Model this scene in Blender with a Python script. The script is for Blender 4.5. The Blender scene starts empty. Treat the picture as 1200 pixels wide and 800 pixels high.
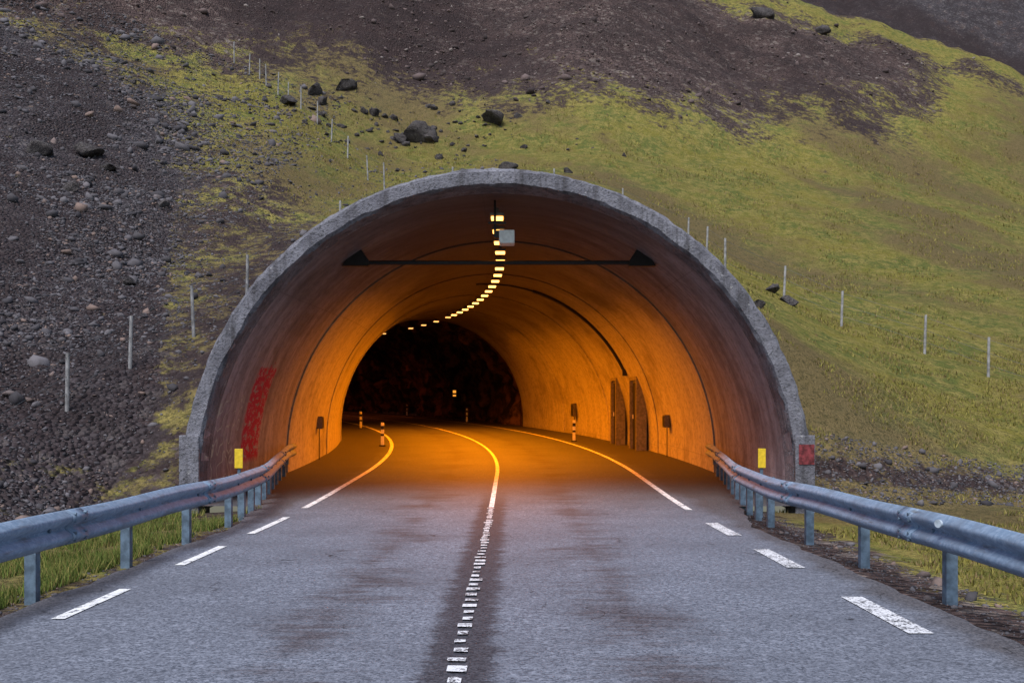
import bpy, bmesh, numpy as np, math, random
from mathutils import Vector, Matrix
random.seed(3)
RNG=np.random.default_rng(11)
sc=bpy.context.scene
COL=sc.collection
# ------------------------------------------------------------------ noise
TAB=[np.random.default_rng(100+i).random((256,256)) for i in range(8)]
def vn(x,y,k=0):
    xi=np.floor(x).astype(int);yi=np.floor(y).astype(int)
    fx=x-xi;fy=y-yi;fx=fx*fx*(3-2*fx);fy=fy*fy*(3-2*fy)
    T=TAB[k%8];a=T[xi%256,yi%256];b=T[(xi+1)%256,yi%256];c=T[xi%256,(yi+1)%256];d=T[(xi+1)%256,(yi+1)%256]
    return (a*(1-fx)+b*fx)*(1-fy)+(c*(1-fx)+d*fx)*fy-.5
def fbm(x,y,sc_=1.,o=4,k=0,g=.5):
    r=0;a=1.;f=1./sc_
    for i in range(o):
        r=r+a*vn(x*f+17.3*i+400,y*f+5.1*i+400,k+i);a*=g;f*=2.03
    return r
def sstep(a,b,x):
    t=np.clip((x-a)/(b-a),0,1); return t*t*(3-2*t)
# ------------------------------------------------------------------ tunnel path
S0=24.;R0=97.;G=.033;SL=52.5
def path(s):
    if s<=S0: cx,cy,th=0.,s,0.
    else:
        th=(s-S0)/R0;cx=-R0*(1-math.cos(th));cy=S0+R0*math.sin(th)
    if s<14: cz=0
    elif s<20: cz=G*(s-14)**2/12
    else: cz=G*3+G*(s-20)
    return cx,cy,cz,math.cos(th),math.sin(th)
def P3(s,lat,z):
    cx,cy,cz,c,sn=path(s)
    return (cx+lat*c,cy+lat*sn,cz+z)
CH=.42
# ------------------------------------------------------------------ terrain height
def hill(x,y):
    f=17.2+.35*np.maximum(x-6,0)
    yr=105+3*np.maximum(20-x,0)
    def P(u):
        u=np.maximum(u,0)
        return .35*np.minimum(u,25)+.5*np.clip(u-25,0,20)+.8*np.maximum(u-45,0)
    p=P(np.minimum(y,yr)-f)-.35*np.maximum(y-yr,0)
    hl=np.maximum(-x-7.2,0)
    p=p+.35*np.minimum(hl,90)*(1-.3*sstep(30,80,hl))*sstep(-40,0,y)
    p=p+3.2*(.5+.5*np.cos(np.pi*np.clip(x/13,-1,1)))*sstep(17.5,24,y)*(1-sstep(35,60,y))
    return np.maximum(np.maximum(p,1.0*(np.minimum(y,400)-130)),0)
def H(x,y):
    x=np.asarray(x,float);y=np.asarray(y,float)
    h=hill(x,y)
    ax=np.abs(x)
    off=np.maximum(sstep(4.6,9,ax),sstep(19,26,y))
    h=h-.05-.06*sstep(4.1,5.5,ax)
    left=sstep(2,-6,x)
    h=h+off*(.16*fbm(x,y,2.2,4,0)+.06*fbm(x,y,.5,2,2)*(1+left)+.9*fbm(x,y,11,3,1)*sstep(22,50,y))
    h=h+sstep(60,90,y)*(2.2*fbm(x,y*.35,9,4,3)+.7*fbm(x,y,2.5,3,1)+3.5*fbm(x,y,30,3,5)*sstep(80,130,y))
    h=h+sstep(110,150,y)*(5*fbm(x*1.0,y*.4,16,5,2))
    h=h+left*off*sstep(10,40,y+np.maximum(-x-8,0))*(1.1*fbm(x,y*.6,7,3,6))
    h=np.where((y<17.9)&(ax<5.75),np.minimum(h,-.05-.06*sstep(4.1,5.5,ax)),h)
    lat=np.hypot(x+R0,y-S0)-R0;lat=np.where(y<S0,x,lat)
    sarc=np.where(y<S0,y,S0+R0*np.arctan2(y-S0,x+R0))
    cz=np.where(sarc<20,0.03,G*(sarc-17))
    tube=cz+CH+np.sqrt(np.maximum(5.6**2-lat**2,0))
    inside=(y>17.9)&(np.abs(lat)<5.6)&(x>-60)&(y<90)
    return np.where(inside,np.maximum(h,tube),h)
# ------------------------------------------------------------------ helpers
def mesh_np(name,v,f,mat=None,parent=None,smooth=False,link=True):
    v=np.asarray(v,np.float32);f=np.asarray(f,np.int32)
    m=bpy.data.meshes.new(name);m.vertices.add(len(v));m.vertices.foreach_set('co',v.ravel())
    k=f.shape[1];m.loops.add(f.size);m.loops.foreach_set('vertex_index',f.ravel())
    m.polygons.add(len(f));m.polygons.foreach_set('loop_start',np.arange(0,f.size,k,dtype=np.int32))
    m.polygons.foreach_set('loop_total',np.full(len(f),k,np.int32))
    if smooth: m.polygons.foreach_set('use_smooth',np.ones(len(f),bool))
    m.update(calc_edges=True);m.validate()
    if mat: m.materials.append(mat)
    o=bpy.data.objects.new(name,m);COL.objects.link(o)
    if parent:o.parent=parent
    return o
def empty(name,loc=(0,0,0)):
    o=bpy.data.objects.new(name,None);o.location=loc;o.empty_display_size=.3;COL.objects.link(o);return o
def bm_obj(name,bm,mat,parent=None,bevel=0,smooth=False,loc=(0,0,0)):
    m=bpy.data.meshes.new(name);bm.normal_update();bm.to_mesh(m);bm.free()
    if smooth:
        for p in m.polygons:p.use_smooth=True
    for a in (mat if isinstance(mat,(list,tuple)) else [mat]): m.materials.append(a)
    o=bpy.data.objects.new(name,m);o.location=loc;COL.objects.link(o)
    if parent:o.parent=parent
    if bevel:
        b=o.modifiers.new('bevel','BEVEL');b.width=bevel;b.segments=2;b.limit_method='ANGLE'
    return o
def box(bm,c,s,rz=0,mi=0,rx=0):
    M=Matrix.Translation(c)@Matrix.Rotation(rz,4,'Z')@Matrix.Rotation(rx,4,'X')@Matrix.Diagonal((s[0],s[1],s[2],1))
    r=bmesh.ops.create_cube(bm,size=1,matrix=M)
    for f in {f for v in r['verts'] for f in v.link_faces}: f.material_index=mi
def cyl(bm,a,b,r,seg=10,r2=None,mi=0):
    a=Vector(a);b=Vector(b);d=b-a
    M=Matrix.Translation((a+b)/2)@d.to_track_quat('Z','Y').to_matrix().to_4x4()
    q=bmesh.ops.create_cone(bm,cap_ends=True,segments=seg,radius1=r,radius2=r if r2 is None else r2,depth=d.length,matrix=M)
    for f in {f for v in q['verts'] for f in v.link_faces}: f.material_index=mi
class MT:
    def __init__(s,name,rough=.8,spec=.3,metal=0):
        s.m=bpy.data.materials.new(name);s.m.use_nodes=True;s.t=s.m.node_tree
        s.b=s.t.nodes['Principled BSDF'];s.b.inputs['Roughness'].default_value=rough
        s.b.inputs['Specular IOR Level'].default_value=spec;s.b.inputs['Metallic'].default_value=metal
        s.tc=s.t.nodes.new('ShaderNodeTexCoord');s.obj=s.tc.outputs['Object'];s.uv=s.tc.outputs['UV']
    def n(s,ty,ins=None,**p):
        nd=s.t.nodes.new('ShaderNode'+ty)
        for k,v in p.items(): setattr(nd,k,v)
        for k,v in (ins or {}).items():
            if isinstance(v,bpy.types.NodeSocket): s.t.links.new(v,nd.inputs[k])
            else: nd.inputs[k].default_value=v
        return nd
    def ma(s,op,a,b=0.,c=0.,clamp=False): return s.n('Math',{0:a,1:b,2:c},operation=op,use_clamp=clamp).outputs[0]
    def sc(s,v,x): return s.n('VectorMath',{0:v,1:x},operation='MULTIPLY').outputs[0]
    def noise(s,v,scale,det=3,rough=.55,dist=0.): return s.n('TexNoise',{'Vector':v,'Scale':scale,'Detail':det,'Roughness':rough,'Distortion':dist}).outputs['Fac']
    def vor(s,v,scale,out='Color',feat='F1'): return s.n('TexVoronoi',{'Vector':v,'Scale':scale},feature=feat).outputs[out]
    def mix(s,f,a,b,bt='MIX'):
        nd=s.n('Mix',data_type='RGBA',blend_type=bt)
        for k,v in ((0,f),(6,a),(7,b)):
            if isinstance(v,bpy.types.NodeSocket): s.t.links.new(v,nd.inputs[k])
            else: nd.inputs[k].default_value=v if k==0 else (*v,1) if len(v)==3 else v
        return nd.outputs[2]
    def rng(s,v,a,b,c=0.,d=1.): return s.n('MapRange',{0:v,1:a,2:b,3:c,4:d},interpolation_type='SMOOTHSTEP').outputs[0]
    def sep(s,v): return s.n('SeparateXYZ',{0:v}).outputs
    def col(s,v): 
        if isinstance(v,bpy.types.NodeSocket): s.t.links.new(v,s.b.inputs['Base Color'])
        else: s.b.inputs['Base Color'].default_value=(*v,1)
    def ro(s,v): s.t.links.new(v,s.b.inputs['Roughness'])
    def bump(s,h,st=.5,d=.05): 
        o=s.n('Bump',{'Height':h,'Strength':st,'Distance':d}).outputs[0];s.t.links.new(o,s.b.inputs['Normal'])
def simple(name,c,rough=.7,metal=0,var=.25,scale=12,spec=.3):
    M=MT(name,rough,spec,metal);n=M.noise(M.obj,scale,3,.6)
    M.col(M.mix(M.rng(n,.3,.7),tuple(x*(1-var) for x in c),tuple(x*(1+var) for x in c)));return M.m
# ------------------------------------------------------------------ materials
def m_terrain():
    M=MT('terrain_ground',.95,.1)
    a=M.n('VertexColor',layer_name='zone').outputs['Color'];z=M.n('SeparateColor',{0:a}).outputs
    g,br,lf=z[0],z[1],z[2]
    n1=M.noise(M.obj,.35,4,.68);n2=M.noise(M.obj,2.2,3,.7);n3=M.noise(M.obj,9,3,.85)
    v1=M.n('TexVoronoi',{'Vector':M.obj,'Scale':9.});v2=M.n('TexVoronoi',{'Vector':M.obj,'Scale':3.2})
    l1=M.n('SeparateColor',{0:v1.outputs['Color']}).outputs[0];l2=M.n('SeparateColor',{0:v2.outputs['Color']}).outputs[1]
    gray=M.mix(l1,(.032,.028,.033),(.130,.117,.128))
    gray=M.mix(M.rng(l2,.78,1),gray,(.19,.17,.17))
    brown=M.mix(l1,(.044,.029,.027),(.150,.103,.094))
    brown=M.mix(M.rng(l2,.8,1),brown,(.22,.175,.155))
    sc_=M.mix(M.rng(M.ma('ADD',br,M.ma('MULTIPLY',M.ma('SUBTRACT',n1,.5),1.5)),.30,.65),gray,brown)
    sc_=M.mix(M.rng(lf,.35,.62,.75,0),sc_,(.040,.026,.026))
    sc_=M.mix(M.rng(n1,.42,.58,.55,0),sc_,(.036,.026,.026))
    gr=M.mix(M.rng(n1,.38,.62),(.225,.190,.036),(.125,.142,.036))
    gr=M.mix(M.rng(n2,.38,.68),gr,(.290,.235,.070))
    gr=M.mix(M.rng(M.ma('ADD',M.ma('MULTIPLY',lf,.6),M.ma('MULTIPLY',n1,.4)),.40,.54,.75,0),gr,(.150,.102,.058))
    gr=M.mix(M.rng(n3,.48,.64,0,.70),gr,(.055,.050,.020))
    k=M.ma('ADD',g,M.ma('MULTIPLY',M.ma('SUBTRACT',n2,.5),1.2));k=M.ma('ADD',k,M.ma('MULTIPLY',M.ma('SUBTRACT',n1,.5),1.3))
    k=M.ma('ADD',k,M.ma('MULTIPLY',M.ma('SUBTRACT',n3,.5),.8))
    M.col(M.mix(M.rng(k,.34,.62),sc_,gr))
    hh=M.n('Mix',{0:g,2:M.ma('SUBTRACT',1.,M.ma('MULTIPLY',v1.outputs['Distance'],1.4)),3:M.ma('MULTIPLY',n3,1.3)},data_type='FLOAT').outputs[0]
    M.bump(hh,1.,.16);return M.m
def m_asphalt():
    M=MT('asphalt_road',.72,.22)
    u,v,_=M.sep(M.uv)[:3]
    n1=M.noise(M.uv,.7,4,.62);vf=M.vor(M.obj,60.);n9=M.noise(M.obj,14,3,.85)
    fi=M.n('SeparateColor',{0:vf}).outputs[0]
    base=M.mix(fi,(.058,.065,.086),(.210,.224,.275))
    base=M.mix(M.rng(n9,.50,.70),base,(.27,.285,.345))
    base=M.mix(M.rng(n1,.3,.7,.0,.45),base,(.080,.084,.104))
    streak=M.noise(M.sc(M.uv,(.9,3.6,1)),1.,5,.78);s2=M.noise(M.sc(M.uv,(2.,15.,1)),1.,3,.8)
    au=M.ma('ABSOLUTE',u)
    d=M.ma('ABSOLUTE',M.ma('SUBTRACT',au,1.25))
    k=M.ma('SUBTRACT',.46,d);k=M.ma('ADD',k,M.ma('MULTIPLY',M.ma('SUBTRACT',streak,.5),2.2))
    k=M.ma('ADD',k,M.ma('MULTIPLY',M.ma('SUBTRACT',n1,.5),2.0));k=M.ma('ADD',k,M.ma('MULTIPLY',M.ma('SUBTRACT',n9,.5),.8));k=M.ma('ADD',k,M.ma('MULTIPLY',M.ma('SUBTRACT',s2,.5),1.1))
    dk=M.ma('MULTIPLY',M.rng(k,.0,.8),.78)
    base=M.mix(dk,base,M.mix(fi,(.028,.022,.025),(.090,.070,.076)))
    c=M.ma('ABSOLUTE',M.ma('ADD',u,.08));kc=M.ma('SUBTRACT',.30,c);kc=M.ma('ADD',kc,M.ma('MULTIPLY',M.ma('SUBTRACT',streak,.5),.5));kc=M.ma('ADD',kc,M.ma('MULTIPLY',M.ma('SUBTRACT',n9,.5),.25))
    kk=M.ma('MULTIPLY',M.rng(kc,0,.14),M.rng(v,17,21,.88,.2))
    base=M.mix(kk,base,M.mix(fi,(.016,.015,.020),(.060,.056,.067)))
    sh=M.rng(M.ma('ADD',au,M.ma('MULTIPLY',M.ma('SUBTRACT',n1,.5),.8)),3.45,3.8)
    base=M.mix(M.ma('MULTIPLY',sh,.7),base,M.mix(fi,(.03,.026,.028),(.10,.085,.085)))
    cr=M.ma('ABSOLUTE',M.ma('SUBTRACT',M.noise(M.uv,.55,3,.6),.5))
    base=M.mix(M.ma('MULTIPLY',M.rng(cr,.0,.004,.8,0),M.rng(n1,.5,.6)),base,(.015,.015,.018))
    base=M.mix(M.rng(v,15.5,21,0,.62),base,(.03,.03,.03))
    M.col(base)
    M.bump(n9,.6,.015);return M.m
def m_paint():
    M=MT('road_paint_white',.6,.3)
    n=M.noise(M.obj,9,4,.8);n2=M.noise(M.obj,45,3,.8)
    k=M.rng(M.ma('ADD',M.ma('MULTIPLY',n,.6),M.ma('MULTIPLY',n2,.4)),.41,.50)
    M.col(M.mix(k,(.10,.10,.12),(.76,.76,.78)));return M.m
def m_worn(name,a,b):
    M=MT(name,.65,.3)
    n=M.noise(M.obj,5,4,.8);n2=M.noise(M.obj,40,3,.8)
    k=M.rng(M.ma('ADD',M.ma('MULTIPLY',n,.5),M.ma('MULTIPLY',n2,.5)),a,b)
    M.col(M.mix(k,(.07,.07,.08),(.66,.66,.70)));return M.m
def m_lining():
    M=MT('tunnel_concrete_lining',.85,.15)
    u,v,_=M.sep(M.uv)[:3]
    big=M.noise(M.uv,.35,4,.65);st=M.noise(M.sc(M.uv,(2.2,.3,1)),1.,4,.7);fi=M.noise(M.obj,7,4,.75)
    seg=M.rng(u,24.4,24.7)
    c0=M.mix(M.rng(st,.25,.75),(.175,.160,.190),(.37,.35,.39))
    c1=M.mix(M.rng(st,.2,.8),(.32,.30,.26),(.46,.43,.37))
    c=M.mix(seg,c0,c1)
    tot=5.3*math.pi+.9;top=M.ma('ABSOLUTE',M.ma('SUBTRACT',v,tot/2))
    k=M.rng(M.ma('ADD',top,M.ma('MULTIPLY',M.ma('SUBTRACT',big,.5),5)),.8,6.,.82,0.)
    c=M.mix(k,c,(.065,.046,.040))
    c=M.mix(M.rng(big,.33,.50,.45,0),c,(.09,.076,.078))
    c=M.mix(M.rng(fi,.30,.58,.40,0),c,(.07,.062,.064))
    j=M.ma('ABSOLUTE',M.ma('SUBTRACT',M.ma('FRACT',M.ma('DIVIDE',M.ma('SUBTRACT',u,17.7),3.45)),.5))
    jr=M.rng(j,.4955,.499)
    j2=M.ma('ABSOLUTE',M.ma('SUBTRACT',M.ma('FRACT',M.ma('DIVIDE',v,4.35)),.5));jl=M.rng(j2,.496,.499)
    jj=M.ma('MAXIMUM',jr,M.ma('MULTIPLY',jl,.5))
    c=M.mix(M.ma('MULTIPLY',jj,.4),c,(.035,.03,.03))
    uf=M.ma('ADD',u,M.ma('MULTIPLY',fi,.3))
    mx=M.ma('MULTIPLY',M.rng(uf,20.4,20.6),M.rng(uf,21.85,22.0,1,0));my=M.ma('MULTIPLY',M.rng(v,.6,.8),M.rng(M.ma('ADD',v,fi),3.1,3.3,1,0))
    sp=M.noise(M.sc(M.uv,(4,7,1)),1.,3,.8)
    rd=M.ma('MULTIPLY',M.ma('MULTIPLY',mx,my),M.rng(sp,.38,.50))
    c=M.mix(M.ma('MULTIPLY',rd,.95),c,(.34,.012,.06))
    wv=M.ma('ABSOLUTE',M.ma('SUBTRACT',M.noise(M.sc(M.uv,(2.5,2.0,1)),1.,1,.5),.5))
    bx=M.ma('MULTIPLY',M.ma('MULTIPLY',M.rng(u,17.9,18.1),M.rng(u,19.9,20.1,1,0)),M.ma('MULTIPLY',M.rng(v,.3,.5),M.rng(v,1.9,2.2,1,0)))
    c=M.mix(M.ma('MULTIPLY',M.ma('MULTIPLY',M.rng(wv,.008,.02,1,0),bx),.6),c,(.40,.47,.40))
    M.col(c)
    M.bump(fi,.4,.04);return M.m
def m_conc(name,lo,hi):
    M=MT(name,.85,.25)
    n=M.noise(M.obj,1.6,5,.7);f=M.noise(M.obj,22,3,.75);st=M.noise(M.sc(M.obj,(5,5,.5)),1.,4,.7)
    c=M.mix(M.rng(n,.3,.7),lo,hi);c=M.mix(M.rng(st,.45,.7,0,.75),c,(.055,.05,.055));c=M.mix(M.rng(f,.5,.75),c,(.045,.045,.045))
    c=M.mix(M.rng(M.noise(M.obj,7,3,.6),.64,.72,0,.7),c,(.34,.33,.34))
    M.col(c);M.bump(M.ma('ADD',n,f),.9,.05);return M.m
def m_rockwall():
    M=MT('raw_rock_wall',.8,.3)
    n=M.noise(M.obj,1.2,5,.7);M.col(M.mix(M.rng(n,.42,.62),(.012,.008,.008),(.16,.085,.07)));return M.m
def m_rock(name,lo,hi,tint=None):
    M=MT(name,.9,.2);r=M.n('NewGeometry').outputs['Random Per Island'];n=M.noise(M.obj,7,2,.7)
    c=M.mix(r,lo,hi)
    if tint: c=M.mix(M.rng(M.ma('FRACT',M.ma('MULTIPLY',r,37.)),.88,.94),c,tint)
    c=M.mix(M.rng(n,.4,.8,0,.5),c,(.03,.028,.028));M.col(c);return M.m
def m_boulder():
    M=MT('boulder_rock',.9,.2);n=M.noise(M.obj,1.7,5,.75);f=M.noise(M.obj,9,3,.8)
    c=M.mix(M.rng(n,.35,.65),(.040,.034,.036),(.125,.108,.108));c=M.mix(M.rng(f,.52,.7,0,.8),c,(.19,.175,.16));M.col(c);M.bump(M.ma('ADD',n,f),1.,.25);return M.m
def m_grass(name,a,b,c_):
    M=MT(name,.85,.1);r=M.n('NewGeometry').outputs['Random Per Island']
    c=M.mix(r,a,b);c=M.mix(M.rng(M.ma('FRACT',M.ma('MULTIPLY',r,19.)),.5,.9),c,c_);M.col(c);return M.m
def m_galv():
    M=MT('galvanised_steel',.62,.35,.1)
    n=M.noise(M.obj,3,4,.65);v=M.n('SeparateColor',{0:M.vor(M.obj,35.)}).outputs[0];s=M.noise(M.sc(M.obj,(1.5,1.5,14)),1.,3,.7)
    c=M.mix(v,(.16,.23,.335),(.25,.325,.44));c=M.mix(M.rng(n,.42,.7,0,.6),c,(.12,.15,.20));c=M.mix(M.rng(s,.56,.75,0,.75),c,(.09,.078,.07))
    M.col(c);return M.m
def emit(name,c,st):
    m=bpy.data.materials.new(name);m.use_nodes=True;b=m.node_tree.nodes['Principled BSDF']
    b.inputs['Base Color'].default_value=(.8,.7,.5,1);b.inputs['Emission Color'].default_value=(*c,1);b.inputs['Emission Strength'].default_value=st;return m
TER=m_terrain();ASP=m_asphalt();PAINT=m_paint();WORN=m_worn('road_paint_worn',.47,.57);WORN2=m_worn('road_paint_half_worn',.43,.52);LIN=m_lining()
RIM=m_conc('portal_concrete',(.12,.115,.135),(.24,.235,.27));RWALL=m_rockwall()
GALV=m_galv();BLK=simple('black_painted_steel',(.012,.012,.014),.5);POSTG=simple('galvanised_post',(.11,.155,.21),.6,.1,.35,9)
YEL=simple('yellow_reflector',(.75,.50,.03),.4,var=.15);WHT=simple('white_plastic',(.65,.65,.63),.5,var=.12)
FPOST=simple('weathered_post',(.26,.25,.25),.8,0,.35,5);WIRE=simple('fence_wire',(.12,.12,.12),.5,.6)
RED=simple('red_paint',(.17,.03,.035),.7,0,.6,9);DGR=simple('dark_cabinet',(.09,.08,.075),.6);HOUS=simple('lamp_housing',(.12,.11,.10),.5)
# ------------------------------------------------------------------ terrain
def axis(a,b,lo,hi,step,grow):
    c=list(np.arange(lo,hi+1e-6,step));st=step;x=c[-1]
    while x<b: st*=grow;x+=st;c.append(x)
    st=step;x=c[0];pre=[]
    while x>a: st*=grow;x-=st;pre.append(x)
    return np.array(pre[::-1]+c)
xs=axis(-400,400,-24,20,.22,1.03)
ys=axis(-300,420,4,34,.22,1.018)
ys=ys[(np.abs(ys-17.7)>.12)&(np.abs(ys-18.0)>.12)&~((ys>17.7)&(ys<18.0))];ys=np.sort(np.append(ys,[17.7,18.0]))
X,Y=np.meshgrid(xs,ys);Z=H(X,Y)
nx=len(xs);ny=len(ys)
jj,ii=np.meshgrid(np.arange(ny-1),np.arange(nx-1),indexing='ij')
F=np.stack([jj*nx+ii,jj*nx+ii+1,(jj+1)*nx+ii+1,(jj+1)*nx+ii],-1)
xc=(xs[:-1]+xs[1:])/2
kill=(np.abs(ys[:-1]-17.7)<1e-6)[:,None]&(np.abs(xc)<5.62)[None,:]
F=F[~kill]
ter=mesh_np('terrain',np.stack([X,Y,Z],-1).reshape(-1,3),F.reshape(-1,4),TER,smooth=True)
def zones(x,y):
    yt=np.interp(x,[-60,-30,-26,-22,-16,-11,-2,6,18,28,37,44,60],[50,58,60.5,63.5,69,70,69,68,73,79,88,97,101])
    xl=np.interp(y,[0,14,17,24,34,42,44,48,58,62,70],[-6.8,-7.2,-4,-2,-4,-6,-10,-14.5,-21,-28,-34])
    wob=1.6*fbm(x,y,6,3,4)
    d=np.minimum((yt-y)*.55,(x-xl)*.7)+wob*2
    ap=np.minimum(np.minimum(x-5.4,11.0-x),np.minimum(y-17.9-.2*(x-6),19.7+.16*(x-6)-y))
    d=np.minimum(d,-ap*5+1.3+wob)
    d=np.where((x>0)&(y<18),np.minimum(d,(np.abs(x)-4.75)*7+1*wob),np.where(y<16,np.minimum(d,(np.abs(x)-4.15)*9),d))
    rs=3-np.abs(y-101-.05*(x-30))+wob*1.5-np.maximum(22-x,0)
    d=np.maximum(d,np.where(x>18,rs,-9))
    d=np.where(y>112,-7+wob,d)
    g=np.clip(.5+d/9,0,1)
    br=sstep(-2,3,x-np.interp(y,[15,20,23,38,59,70],[-7.3,-7,-8,-13,-19,-30]))
    br=np.where(y>112,.3,br);br=np.maximum(br,sstep(58,64,y)*(y<112)*.95)
    sparse=(x>np.interp(y,[15,20,23,38,59],[-7.3,-7,-8,-13,-19]))&(d<0)&(x<2)&(y<60)
    g=np.where(sparse,np.maximum(g,.40),g)
    return g,br
g,br=zones(X,Y)
lf=np.clip(.5+.7*fbm(X+.6*Y,Y*.55,14,4,2),0,1)
ca=ter.data.color_attributes.new('zone','FLOAT_COLOR','POINT')
ca.data.foreach_set('color',np.stack([g,br,lf,np.ones_like(g)],-1).astype(np.float32).ravel())
# ------------------------------------------------------------------ ribbons
def ribbon(name,ss,l0,l1,z,mat,parent=None,nl=1):
    vs=[];fs=[];uv=[]
    for s in ss:
        a=l0(s) if callable(l0) else l0;b=l1(s) if callable(l1) else l1
        for k in range(nl+1):
            l=a+(b-a)*k/nl;vs.append(P3(s,l,z));uv.append((l,s))
    w=nl+1
    for i in range(len(ss)-1):
        for k in range(nl): fs.append((i*w+k,i*w+k+1,(i+1)*w+k+1,(i+1)*w+k))
    o=mesh_np(name,vs,fs,mat,parent)
    L=o.data.uv_layers.new(name='UVMap')
    vi=np.zeros(len(o.data.loops),int);o.data.loops.foreach_get('vertex_index',vi)
    L.data.foreach_set('uv',np.array(uv,np.float32)[vi].ravel())
    return o
def edge(sign):
    def f(s):
        j=.09*float(fbm(np.array(s*1.),np.array(sign*9.),.5,3,2))
        if s<14.5: return sign*(3.85+j)
        if s<17.6: return sign*(3.85+j+.5*(s-14.5)/3.1)
        return sign*5.5
    return f
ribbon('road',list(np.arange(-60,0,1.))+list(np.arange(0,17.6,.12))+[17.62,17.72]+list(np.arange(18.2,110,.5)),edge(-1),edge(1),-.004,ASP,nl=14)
mk=empty('road_markings')
seg=lambda a,b,st=.4:list(np.linspace(a,b,max(2,int((b-a)/st)+1)))
for i,(a,b) in enumerate([(-.5,.9),(2.3,3.6),(5.0,6.4),(7.83,9.2),(10.7,12.3),(13.6,15.8)]): ribbon('left_dash_%d'%i,seg(a,b,.1),-3.41,-3.30,.004,PAINT,mk)
for i,(a,b) in enumerate([(-.8,.6),(1.8,3.2),(4.4,5.8),(7.3,8.8),(10.5,12.0),(13.4,15.0)]): ribbon('right_dash_%d'%i,seg(a,b,.1),3.22,3.41,.004,WORN2,mk)
ribbon('left_edge_line',seg(17.2,100),-3.43,-3.31,.004,PAINT,mk);ribbon('right_edge_line',seg(16.9,100),3.26,3.38,.004,PAINT,mk)
ribbon('centre_line',seg(17.3,100),-.14,-.05,.004,PAINT,mk)
ribbon('centre_line_worn',seg(12.5,17.2),-.13,-.06,.004,WORN,mk)
vs=[];fs=[]
y=-6.
while y<17.2:
    w=.052+random.uniform(-.016,.014);l=.12+random.uniform(-.04,.03);cx=-.09+random.uniform(-.014,.014);b=len(vs)
    vs+=[(cx-w,y,.009),(cx+w,y+random.uniform(-.02,.02),.009),(cx+w,y+l,.009),(cx-w,y+l+random.uniform(-.02,.02),.009)];fs.append((b,b+1,b+2,b+3));y+=.265
vs=[(a,b,c+path(b)[2]) for a,b,c in vs]
mesh_np('centre_rumble_bars',vs,fs,WORN2,mk)
# ------------------------------------------------------------------ tunnel
tun=empty('road_tunnel',(0,0,0))
NA=72
def arcpts(R,base=-.12):
    pts=[(-R,base),(-R,.15)]
    for i in range(NA+1):
        a=math.pi-math.pi*i/NA;pts.append((R*math.cos(a),CH+R*math.sin(a)))
    pts+=[(R,.15),(R,base)]
    return pts
def tube(name,rings,mat,parent,noise=0,smooth=True):
    vs=[];fs=[];uv=[]
    for s,R in rings:
        pts=arcpts(R);acc=0;pv=None
        for k,(l,z) in enumerate(pts):
            if pv: acc+=math.hypot(l-pv[0],z-pv[1])
            pv=(l,z)
            if noise:
                n=noise*min(1,(s-rings[0][0])/2)*(float(fbm(np.array(s*1.),np.array(acc*1.),2.2,5,1,.6))+.25)
                n=max(n,-1.0);l,z=l*(1+n/5),CH+(z-CH)*(1+n/5) if z>CH else z
            vs.append(P3(s,l,z));uv.append((s,acc))
    w=len(pts)
    for i in range(len(rings)-1):
        for k in range(w-1): fs.append((i*w+k,(i+1)*w+k,(i+1)*w+k+1,i*w+k+1))
    o=mesh_np(name,vs,fs,mat,parent,smooth)
    L=o.data.uv_layers.new(name='UVMap')
    vi=np.zeros(len(o.data.loops),int);o.data.loops.foreach_get('vertex_index',vi)
    L.data.foreach_set('uv',np.array(uv,np.float32)[vi].ravel())
    if smooth: o.data.set_sharp_from_angle(angle=.6)
    return o
rings=[]
for a,b,R in [(17.78,24.6,5.38),(24.6,31.5,5.34),(31.5,38.5,5.31),(38.5,45.5,5.28),(45.5,SL,5.25)]:
    rings+=[(s,R) for s in seg(a,b,.5)]
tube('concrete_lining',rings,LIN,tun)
tube('rock_vault',[(s,5.25) for s in np.arange(SL-.1,112,.45)],RWALL,tun,noise=1.3)
bm=bmesh.new();box(bm,P3(110,0,3),(16,.4,14),rz=math.atan2(path(110)[4],path(110)[3]));bm_obj('tunnel_end_cap',bm,RWALL,tun)  # added unseen end cap, keeps the far tunnel end light-tight
prof=[(5.38,18.35),(5.38,17.77),(5.42,17.70),(5.64,17.70),(5.70,17.77),(5.70,18.5)]
vs=[];fs=[];w=len(prof)
NR=220
arcs=[(-1.,None,-.4),(-1.,None,.15)]+[(math.cos(math.pi-math.pi*i/NR),math.sin(math.pi*i/NR),None) for i in range(NR+1)]+[(1.,None,.15),(1.,None,-.4)]
for k,(a,b,zz) in enumerate(arcs):
    for i,(r,s) in enumerate(prof):
        rr=r
        if 0<i<5:
            rr=r+.04*float(fbm(np.array(k*.35),np.array(i*3.1),1,3,3)); s=s+.03*float(fbm(np.array(k*.5),np.array(i*5.1),1,2,4))
        l=rr*a;z=zz if zz is not None else CH+rr*b
        vs.append((l,s,z))
for k in range(len(arcs)-1):
    for i in range(w-1): fs.append((k*w+i,k*w+i+1,(k+1)*w+i+1,(k+1)*w+i))
o=mesh_np('portal_rim',vs,fs,RIM,tun,True);o.data.set_sharp_from_angle(angle=.5)
bm=bmesh.new()
for sx in(-1,1): box(bm,(sx*5.55,17.99,.42),(.36,.66,1.75))
bm_obj('portal_foot_blocks',bm,RIM,tun,.02)
bm=bmesh.new();box(bm,(5.57,17.652,.95),(.28,.006,.36));bm_obj('red_paint_patch',bm,RED,tun)
bm=bmesh.new()
zb=4.72;sb=20.4;hc=math.sqrt(5.36**2-(zb-CH)**2)
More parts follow.
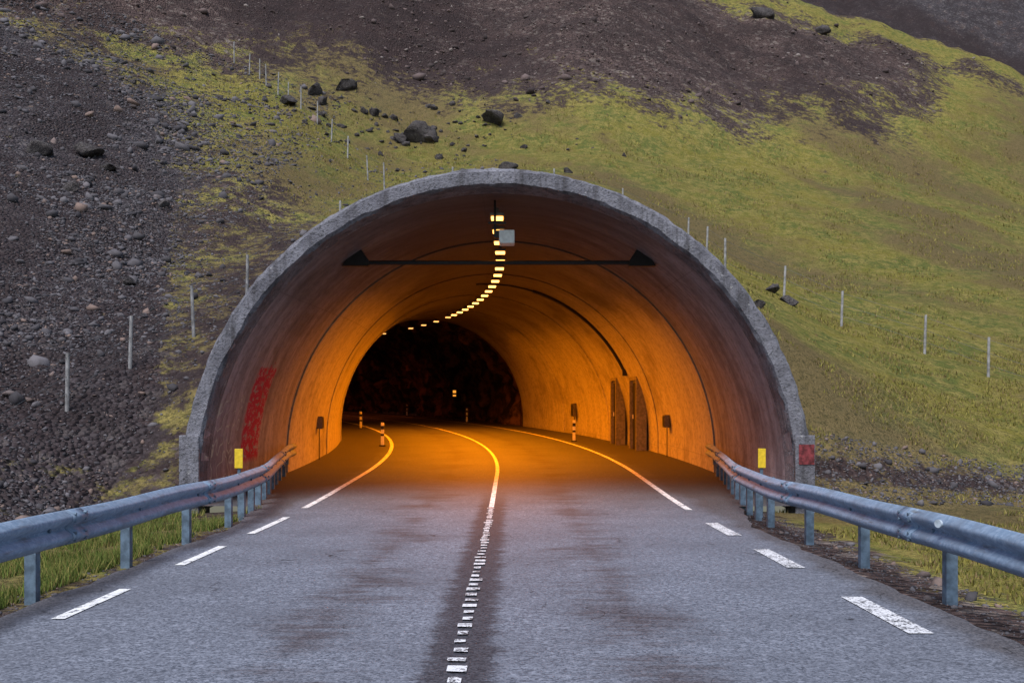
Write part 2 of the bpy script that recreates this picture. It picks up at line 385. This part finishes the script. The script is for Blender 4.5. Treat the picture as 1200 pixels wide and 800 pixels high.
a=P3(sb,-hc+.02,zb);b=P3(sb,hc-.02,zb);cyl(bm,a,b,.045,10)
for sx in(-1,1):
    vv=[bm.verts.new(Vector(P3(sb+dy,sx*l,z))) for dy in(-.10,.10) for l,z in((hc+.05,zb-.08),(hc-.50,zb-.08),(hc-.50,zb+.04),(hc-.34,zb+.27),(hc-.22,zb+.33))]
    n=5
    for i in range(n): bm.faces.new((vv[i],vv[(i+1)%n],vv[n+(i+1)%n],vv[n+i]))
    bm.faces.new(vv[:n]);bm.faces.new(vv[n:][::-1])
bmesh.ops.recalc_face_normals(bm,faces=bm.faces)
bm_obj('cross_beam',bm,BLK,tun)
bm=bmesh.new()
pp=[]
for i in range(30):
    a=math.radians(25+70*i/29);pp.append(P3(34,5.26*math.cos(a),CH+5.26*math.sin(a)))
for i in range(29): cyl(bm,pp[i],pp[i+1],.055 if i<20 else .03,8)
box(bm,pp[0],(.16,.2,.22))
bm_obj('cable_conduit',bm,BLK,tun)
se=empty('tunnel_camera',P3(19.0,.14,5.0))
bm=bmesh.new();box(bm,(0.03,0,.02),(.30,.34,.26));o=bm_obj('housing',bm,WHT,se,.02)
bm=bmesh.new();cyl(bm,(-.2,0,.12),(-.2,0,.75),.025);box(bm,(-.17,0,.08),(.10,.2,.14));box(bm,(-.16,0,.30),(.34,.10,.04));bm_obj('bracket',bm,BLK,se)
def wallbox(name,s,lat,z0,z1,wid,th,mat,extra=None):
    e=empty(name,P3(s,lat,0));c=path(s);e.rotation_euler=(0,0,math.atan2(c[4],c[3]))
    bm=bmesh.new();box(bm,(0,0,(z0+z1)/2),(th,wid,z1-z0));o=bm_obj('body',bm,mat,e,.01)
    return e
DFR=simple('door_frame_concrete',(.16,.145,.13),.8)
for s,wd in((33.2,.9),(36.2,.7)):
    e=wallbox('steel_door',s,5.02,0,2.35,wd,.10,BLK)
    bm=bmesh.new()
    for yy in(-wd/2-.06,wd/2+.06): box(bm,(.02,yy,1.22),(.36,.10,2.5))
    box(bm,(.02,0,2.43),(.358,wd+.015,.12));bm_obj('door_frame',bm,DFR,e)
    bm=bmesh.new();cyl(bm,(-.08,wd*.3,1.05),(-.08,wd*.3,1.2),.02);bm_obj('door_handle',bm,WHT,e)
for s,lat,z,h,w_ in((29.8,5.18,.9,.38,.3),(43.5,5.12,.8,.6,.4),(29.,-5.22,.9,.36,.3),(61,4.5,1.2,.5,.4)):
    e=wallbox('utility_box',s,lat,z,z+h,w_,.16,DGR)
    bm=bmesh.new();sg=-1 if lat>0 else 1;box(bm,(sg*.087,0,z+h*.5),(.012,w_*.8,h*.8));cyl(bm,(-sg*.03,0,0),(-sg*.03,0,z),.014);bm_obj('door_and_conduit',bm,BLK,e)
# lamps
WARM=(1,.235,.002)
s=19.2
LN=emit('sodium_lamp_near',(1,.47,.10),5.0);LE=emit('sodium_lamp_far',(1,.45,.12),2.2)
bmh=bmesh.new();box(bmh,(0,0,.075),(.27,.42,.05));box(bmh,(0,0,.16),(.06,.2,.12));hm=bpy.data.meshes.new('lamp_housing');bmh.to_mesh(hm);bmh.free();hm.materials.append(HOUS)
def lens(mt):
    b=bmesh.new();box(b,(0,0,.03),(.23,.24,.036));m=bpy.data.meshes.new('lamp_lens');b.to_mesh(m);b.free();m.materials.append(mt);return m
em1=lens(LN);em2=lens(LE);ct=0
while s<92:
    c=path(s);loc=P3(s,-.02,CH+4.98)
    e=empty('tunnel_lamp',loc);e.rotation_euler=(0,0,math.atan2(c[4],c[3]))
    h=bpy.data.objects.new('housing',hm);COL.objects.link(h);h.parent=e
    h=bpy.data.objects.new('lens',em1 if s<47 else em2);COL.objects.link(h);h.parent=e
    if (s<50 and ct%2==1) or (s>=50 and ct%3==0):
        L=bpy.data.lights.new('lamp','AREA');L.shape='RECTANGLE';L.size=.23;L.size_y=.24
        L.energy=5 if s<23 else (90 if s<26 else 640 if s<41 else (480 if s<50 else 60));L.color=WARM if s<50 else (1,.16,.03);L.spread=math.radians(158)
        lo=bpy.data.objects.new('lamp_light',L);COL.objects.link(lo);lo.parent=e;lo.location=(0,0,-.01)
    ct+=1
    s+=1.65 if s<47 else 3.2
SG=emit('lit_sign_panel',(1,.36,.04),1.1)
for s in(61,):
    e=empty('emergency_sign',P3(s,3.9,0));c=path(s);e.rotation_euler=(0,0,math.atan2(c[4],c[3]))
    bm=bmesh.new();box(bm,(0,0,1.7),(.32,.06,.52));box(bm,(0,.05,.9),(.06,.05,1.8));bm_obj('frame_and_post',bm,BLK,e)
    bm=bmesh.new();box(bm,(0,-.035,1.82),(.2,.01,.16));box(bm,(0,-.035,1.58),(.2,.01,.10));bm_obj('panel',bm,SG,e)
# ------------------------------------------------------------------ delineators in tunnel
for s,lat in((38,3.75),(35.5,-3.7),(58,3.7),(50,-3.9),(70,3.9),(66,-3.9)):
    e=empty('delineator_post',P3(s,lat,0))
    bm=bmesh.new();box(bm,(0,0,.42),(.11,.05,.84),mi=0);box(bm,(0,-.003,.66),(.116,.056,.13),mi=1);box(bm,(0,-.003,.40),(.116,.056,.08),mi=1);box(bm,(0,0,.02),(.22,.16,.04),mi=1);bm_obj('post',bm,[WHT,BLK],e,.006)
# ------------------------------------------------------------------ guardrails
PROF=[(0,.755),(.012,.745),(.075,.705),(.085,.685),(.075,.655),(.012,.61),(.004,.595),(.012,.58),(.075,.535),(.085,.505),(.075,.485),(.012,.445),(0,.435)]
def rail(sign,base):
    e=empty('guardrail')
    def lat(s):
        t=min(max((s-13.5)/10.5,0),1);return sign*(base+(5.12-base)*t*t*(3-2*t)**.6)
    ss=seg(-14,24.2,.35);vs=[];fs=[]
    dz=lambda s:.008*math.sin(s*1.7)+.006*math.sin(s*.7+sign)
    for s in ss:
        for o_,z in PROF: vs.append(P3(s,lat(s)-sign*o_,z+dz(s)))
    w=len(PROF)
    for i in range(len(ss)-1):
        for k in range(w-1): fs.append((i*w+k,i*w+k+1,(i+1)*w+k+1,(i+1)*w+k))
    o=mesh_np('w_beam',vs,fs,GALV,e,True);m=o.modifiers.new('solid','SOLIDIFY');m.thickness=.006;m.offset=0
    vs=[];fs=[]
    JS=(1.1,5.15,9.2,13.25,17.3,21.3)
    for s0 in JS:
        b=len(vs)
        for s in(s0-.16,s0+.16):
            for o_,z in PROF: vs.append(P3(s,lat(s)-sign*(o_+.008),z+dz(s)))
        for k in range(w-1): fs.append((b+k,b+k+1,b+w+k+1,b+w+k))
    o=mesh_np('splice_plates',vs,fs,GALV,e,True);m=o.modifiers.new('solid','SOLIDIFY');m.thickness=.006;m.offset=0
    bm=bmesh.new()
    for s0 in JS:
        for ds in(-.11,.11):
            for z in(.715,.65,.54,.475):
                p=Vector(P3(s0+ds,lat(s0)-sign*.07,z));cyl(bm,p,p-Vector((sign*.028,0,0)),.014,8)
    ps=[-9,-7,-5,-3,-1,1,3,5,6.85,8.72,10.85,12.85,14.9]
    sp=15.9
    while sp<24: ps.append(sp);sp+=.95
    for s in ps:
        p=Vector(P3(s,lat(s)-sign*.012,.6));cyl(bm,p,p-Vector((sign*.02,0,0)),.018,8)
    bm_obj('bolts',bm,POSTG,e)
    bm=bmesh.new()
    for s in ps:
        x,y_,z=P3(s,lat(s)+sign*.13,0)
        wd=.10;tilt=random.uniform(-.03,.03)
        box(bm,(x,y_-.045,.22),(wd,.008,.98),rz=tilt);box(bm,(x+wd/2-.004,y_,.22),(.008,.082,.98),rz=tilt);box(bm,(x-wd/2+.004,y_,.22),(.008,.082,.98),rz=tilt)
        box(bm,(x-sign*.085,y_,.6),(.07,.10,.20))
    bm_obj('posts',bm,POSTG,e)
    return lat
lL=rail(-1,3.86);lR=rail(1,4.03)
def plate(s,lat):
    e=empty('reflector_marker',P3(s,lat,0))
    bm=bmesh.new();box(bm,(0,0,.93),(.13,.02,.32),rz=.15);bm_obj('plate',bm,YEL,e,.004)
    bm=bmesh.new();box(bm,(0,.03,.5),(.05,.03,1.1));bm_obj('stake',bm,POSTG,e)
plate(16.1,lL(16.1)-.22);plate(16.2,lR(16.2)+.24)
e=empty('rail_reflector',P3(8.4,lR(8.4)-.1,.70));bm=bmesh.new();cyl(bm,(0,0,0),(-.02,-.01,0),.035,20);bm_obj('disc',bm,simple('pale_reflector',(.4,.45,.5),.4),e)
# ------------------------------------------------------------------ fences
def fence(pts,hgt,name='wire_fence'):
    e=empty(name);bm=bmesh.new();tops=[]
    for x,y in pts:
        z=float(H(x,y));tl=random.uniform(-.07,.07);t=Vector((x+tl,y+random.uniform(-.04,.04),z+hgt*random.uniform(.93,1.06)));cyl(bm,(x,y,z-.3),t,.045,8,.038);tops.append((Vector((x,y,z)),t))
    bm_obj('posts',bm,FPOST,e)
    bm=bmesh.new()
    for (a0,a1),(b0,b1) in zip(tops,tops[1:]):
        for k in(.3,.6,.93): cyl(bm,a0.lerp(a1,k),b0.lerp(b1,k),.005,4)
    bm_obj('wires',bm,WIRE,e)
fence([(-9.6,14.5),(-9.2,17),(-8.8,20),(-8.3,22),(-7.5,24),(-7.3,28),(-5.5,33),(-2,37),(2,40),(5,42),(7.7,41.5)],1.2)
fence([(7.8,38),(7.5,33.3),(9.4,33),(11,32),(13,30.3),(14,28.3),(15.3,26),(16.6,23)],1.15)
fence([(-18.7,67),(-17.4,66),(-16.7,66),(-16,65),(-15,64),(-14.1,63),(-13.2,62.6),(-11.9,61.3),(-10.6,59),(-9.2,56.5),(-7.5,53),(-6.3,50.6)],1.4)
# ------------------------------------------------------------------ rocks
def ico(sub):
    bm=bmesh.new();bmesh.ops.create_icosphere(bm,subdivisions=sub,radius=1);v=np.array([x.co[:] for x in bm.verts]);f=np.array([[q.index for q in p.verts] for p in bm.faces]);bm.free();return v,f
ROCK=m_rock('scree_rock',(.036,.032,.037),(.145,.132,.143),(.20,.14,.12));BOULD=m_boulder()
def rocks(name,x,y,size,sub,mat,sink=.1,jag=.35):
    tv,tf=ico(sub);N=len(x);z=H(x,y)
    V=np.repeat(tv[None],N,0)*(1+RNG.uniform(-jag,jag,(N,len(tv),1)))
    for q in range(9 if sub>2 else 5):
        nrm=RNG.normal(size=(N,1,3));nrm/=np.linalg.norm(nrm,axis=2,keepdims=True);dd=(V*nrm).sum(2,keepdims=True);lim_=RNG.uniform(.35,.75,(N,1,1));V=V-nrm*np.maximum(dd-lim_,0)
    sc3=size[:,None]*RNG.uniform(.6,1.45,(N,3))
    if sub>2: sc3=size[:,None]*RNG.uniform(1.0,1.5,(N,3))
    sc3[:,2]*=.75
    V=V*sc3[:,None,:]
    a=RNG.uniform(0,6.28,N);t=RNG.uniform(-.6,.6,N)
    c,s_=np.cos(t)[:,None],np.sin(t)[:,None];y1=V[...,1]*c-V[...,2]*s_;z1=V[...,1]*s_+V[...,2]*c
    c,s_=np.cos(a)[:,None],np.sin(a)[:,None];x2=V[...,0]*c-y1*s_;y2=V[...,0]*s_+y1*c
    V=np.stack([x2+x[:,None],y2+y[:,None],z1+(z+size*sink*.6)[:,None]],-1)
    Fa=tf[None]+(np.arange(N)*len(tv))[:,None,None]
    return mesh_np(name,V.reshape(-1,3),Fa.reshape(-1,3),mat)
N=68000
y=5+62*RNG.random(N)**1.0;x=-6.9-RNG.random(N)*(.60*y+1)
lim=np.interp(y,[5,20,23,38,59,70],[-7.2,-7.2,-8,-13.5,-19,-26]);x=np.where(x>lim+3*RNG.random(N)**2,x-4,x)
cl=np.exp(.9*fbm(x,y,4,3,5))
size=np.minimum(.019*cl*(1-RNG.random(N))**(-.33),.20)*(.75+y/50)
rocks('scree_gravel',x,y,size,1,ROCK)
N=7000
y1=17+5*RNG.random(N);x1=6.0+5.5*RNG.random(N);k=(y1-17.9-.2*(x1-6)>-.2)&(y1<19.9+.16*(x1-6));x1=x1[k];y1=y1[k]
x2=np.concatenate([4.0+.75*RNG.random(2600),-4.35+.5*RNG.random(1200)]);y2=1.5+15.8*RNG.random(3800)
x3=RNG.uniform(-14,0,9000)+0;y3=RNG.uniform(16,60,9000);k=((x3<-6.2)|(y3>30));x3=x3[k];y3=y3[k]
xx=np.concatenate([x1,x2,x3]);yy=np.concatenate([y1,y2,y3]);ss=np.concatenate([.017*(1-RNG.random(len(x1)))**-.30,.009*(1-RNG.random(len(x2)))**-.3,.020*(1-RNG.random(len(x3)))**-.40])
ss=np.minimum(ss,.17)
lat=np.abs(xx);ok=~((yy>17.4)&(yy<19)&(lat<5.9))
rocks('gravel',xx[ok],yy[ok],ss[ok],1,ROCK)
N=24000
y=60+44*RNG.random(N);x=RNG.uniform(-.55,.5,N)*y;gq,_=zones(x,y);k=gq+RNG.normal(0,.12,N)<.42;x=x[k];y=y[k]
rocks('mountain_debris',x,y,np.minimum(.042*np.exp(.9*fbm(x,y*.5,7,3,2))*(1-RNG.random(len(x)))**-.38,.42),1,m_rock('debris_rock',(.040,.029,.029),(.155,.112,.107),(.24,.20,.185)))
N=190
x=RNG.normal(-9,6,N);y=np.interp(x,[-20,-6,3],[60,65,64])+RNG.normal(0,2.5,N)
rocks('scattered_stones',x,y,.08+.28*RNG.random(N)**3,2,BOULD)
for x,y,r in[(-6,64,1.05),(-4.9,63.6,.55),(-6.9,63.2,.5),(-.9,66,.75),(-11.3,68,.7),(-13,66,.6),(-12.2,65,.4),(-14,63,.6),(-9,66,.4),(0,57,.45),(7.3,28,.22),(9.2,31.8,.30),(9.3,34,.3),(-18.6,44,.6),(-17.3,42.8,.4),(-16.9,38,.35),(-20,42,.5),(-14,40,.3),(-11,29,.2),(3.4,56,.3),(24.5,95,.9),(31,97,.7)]:
    rocks('boulder',np.array([x]),np.array([y]),np.array([r]),3,BOULD,sink=.45,jag=.16)
# ------------------------------------------------------------------ grass
def blades(name,x,y,h,w,mat,per=1):
    N=len(x);z=H(x,y);a=RNG.uniform(0,6.28,N);dx=np.cos(a)*w;dy=np.sin(a)*w;ln=RNG.normal(0,.35,(N,2))*h[:,None]
    v0=np.stack([x-dx,y-dy,z-.01],-1);v1=np.stack([x+dx,y+dy,z-.01],-1);v2=np.stack([x+ln[:,0],y+ln[:,1],z+h],-1)
    V=np.stack([v0,v1,v2],1).reshape(-1,3);return mesh_np(name,V,np.arange(N*3).reshape(-1,3),mat)
GN=m_grass('verge_grass',(.06,.095,.022),(.15,.185,.04),(.23,.19,.065));GH=m_grass('moss_grass',(.12,.12,.030),(.27,.225,.060),(.19,.135,.065))
N=60000
y=2+15.3*RNG.random(N);x=-4.15-RNG.random(N)**1.4*2.9;k=fbm(x,y,.7,3,2)>-.12+.16*np.maximum(-x-5.4,0);x=x[k];y=y[k]
blades('verge_grass',x,y,RNG.uniform(.04,.16,len(x)),.007,GN)
N=90000
y=3+30*RNG.random(N)**1.2;x=4.7+RNG.random(N)*(2+.62*y);gq,_=zones(x,y);k=(gq>.52)&(fbm(x,y,1.2,3,2)>.0);x=x[k];y=y[k]
y_=30+60*RNG.random(N);x_=RNG.uniform(-.4,.55,N)*y_;gq,_=zones(x_,y_);k=(gq>.55)&(fbm(x_,y_,1.6,3,3)>.08);x_=x_[k];y_=y_[k]
x=np.concatenate([x,x_]);y=np.concatenate([y,y_])
blades('hill_grass',x,y,RNG.uniform(.02,.07,len(x))*(.7+y/28),.010*(1+y/25),GH)
# ------------------------------------------------------------------ light, world, camera
w=bpy.data.worlds.new("World");sc.world=w;w.use_nodes=True
nt=w.node_tree;bg=nt.nodes['Background'];sk=nt.nodes.new('ShaderNodeTexSky');sk.sky_type='NISHITA';sk.sun_disc=False
sk.sun_elevation=math.radians(58);sk.sun_rotation=math.radians(200);sk.air_density=1.2;sk.dust_density=1.2;sk.altitude=50
nt.links.new(sk.outputs[0],bg.inputs[0]);bg.inputs[1].default_value=.15
l=bpy.data.lights.new('sun','SUN');l.energy=3.9;l.angle=math.radians(30);l.color=(1,.985,.96)
lo=bpy.data.objects.new('sun',l);COL.objects.link(lo)
el=math.radians(58);az=math.radians(200)
d=Vector((math.sin(az)*math.cos(el),math.cos(az)*math.cos(el),math.sin(el)));lo.rotation_euler=d.to_track_quat('Z','Y').to_euler()
c=bpy.data.cameras.new('camera');o=bpy.data.objects.new('camera',c);COL.objects.link(o);sc.camera=o
c.lens=34.5;c.sensor_width=36;c.shift_y=.075;c.clip_start=.1;c.clip_end=2000;o.location=(.27,0,1.6);o.rotation_euler=(math.pi/2,0,0)
sc.view_settings.view_transform='Standard';sc.view_settings.look='None';sc.view_settings.exposure=0
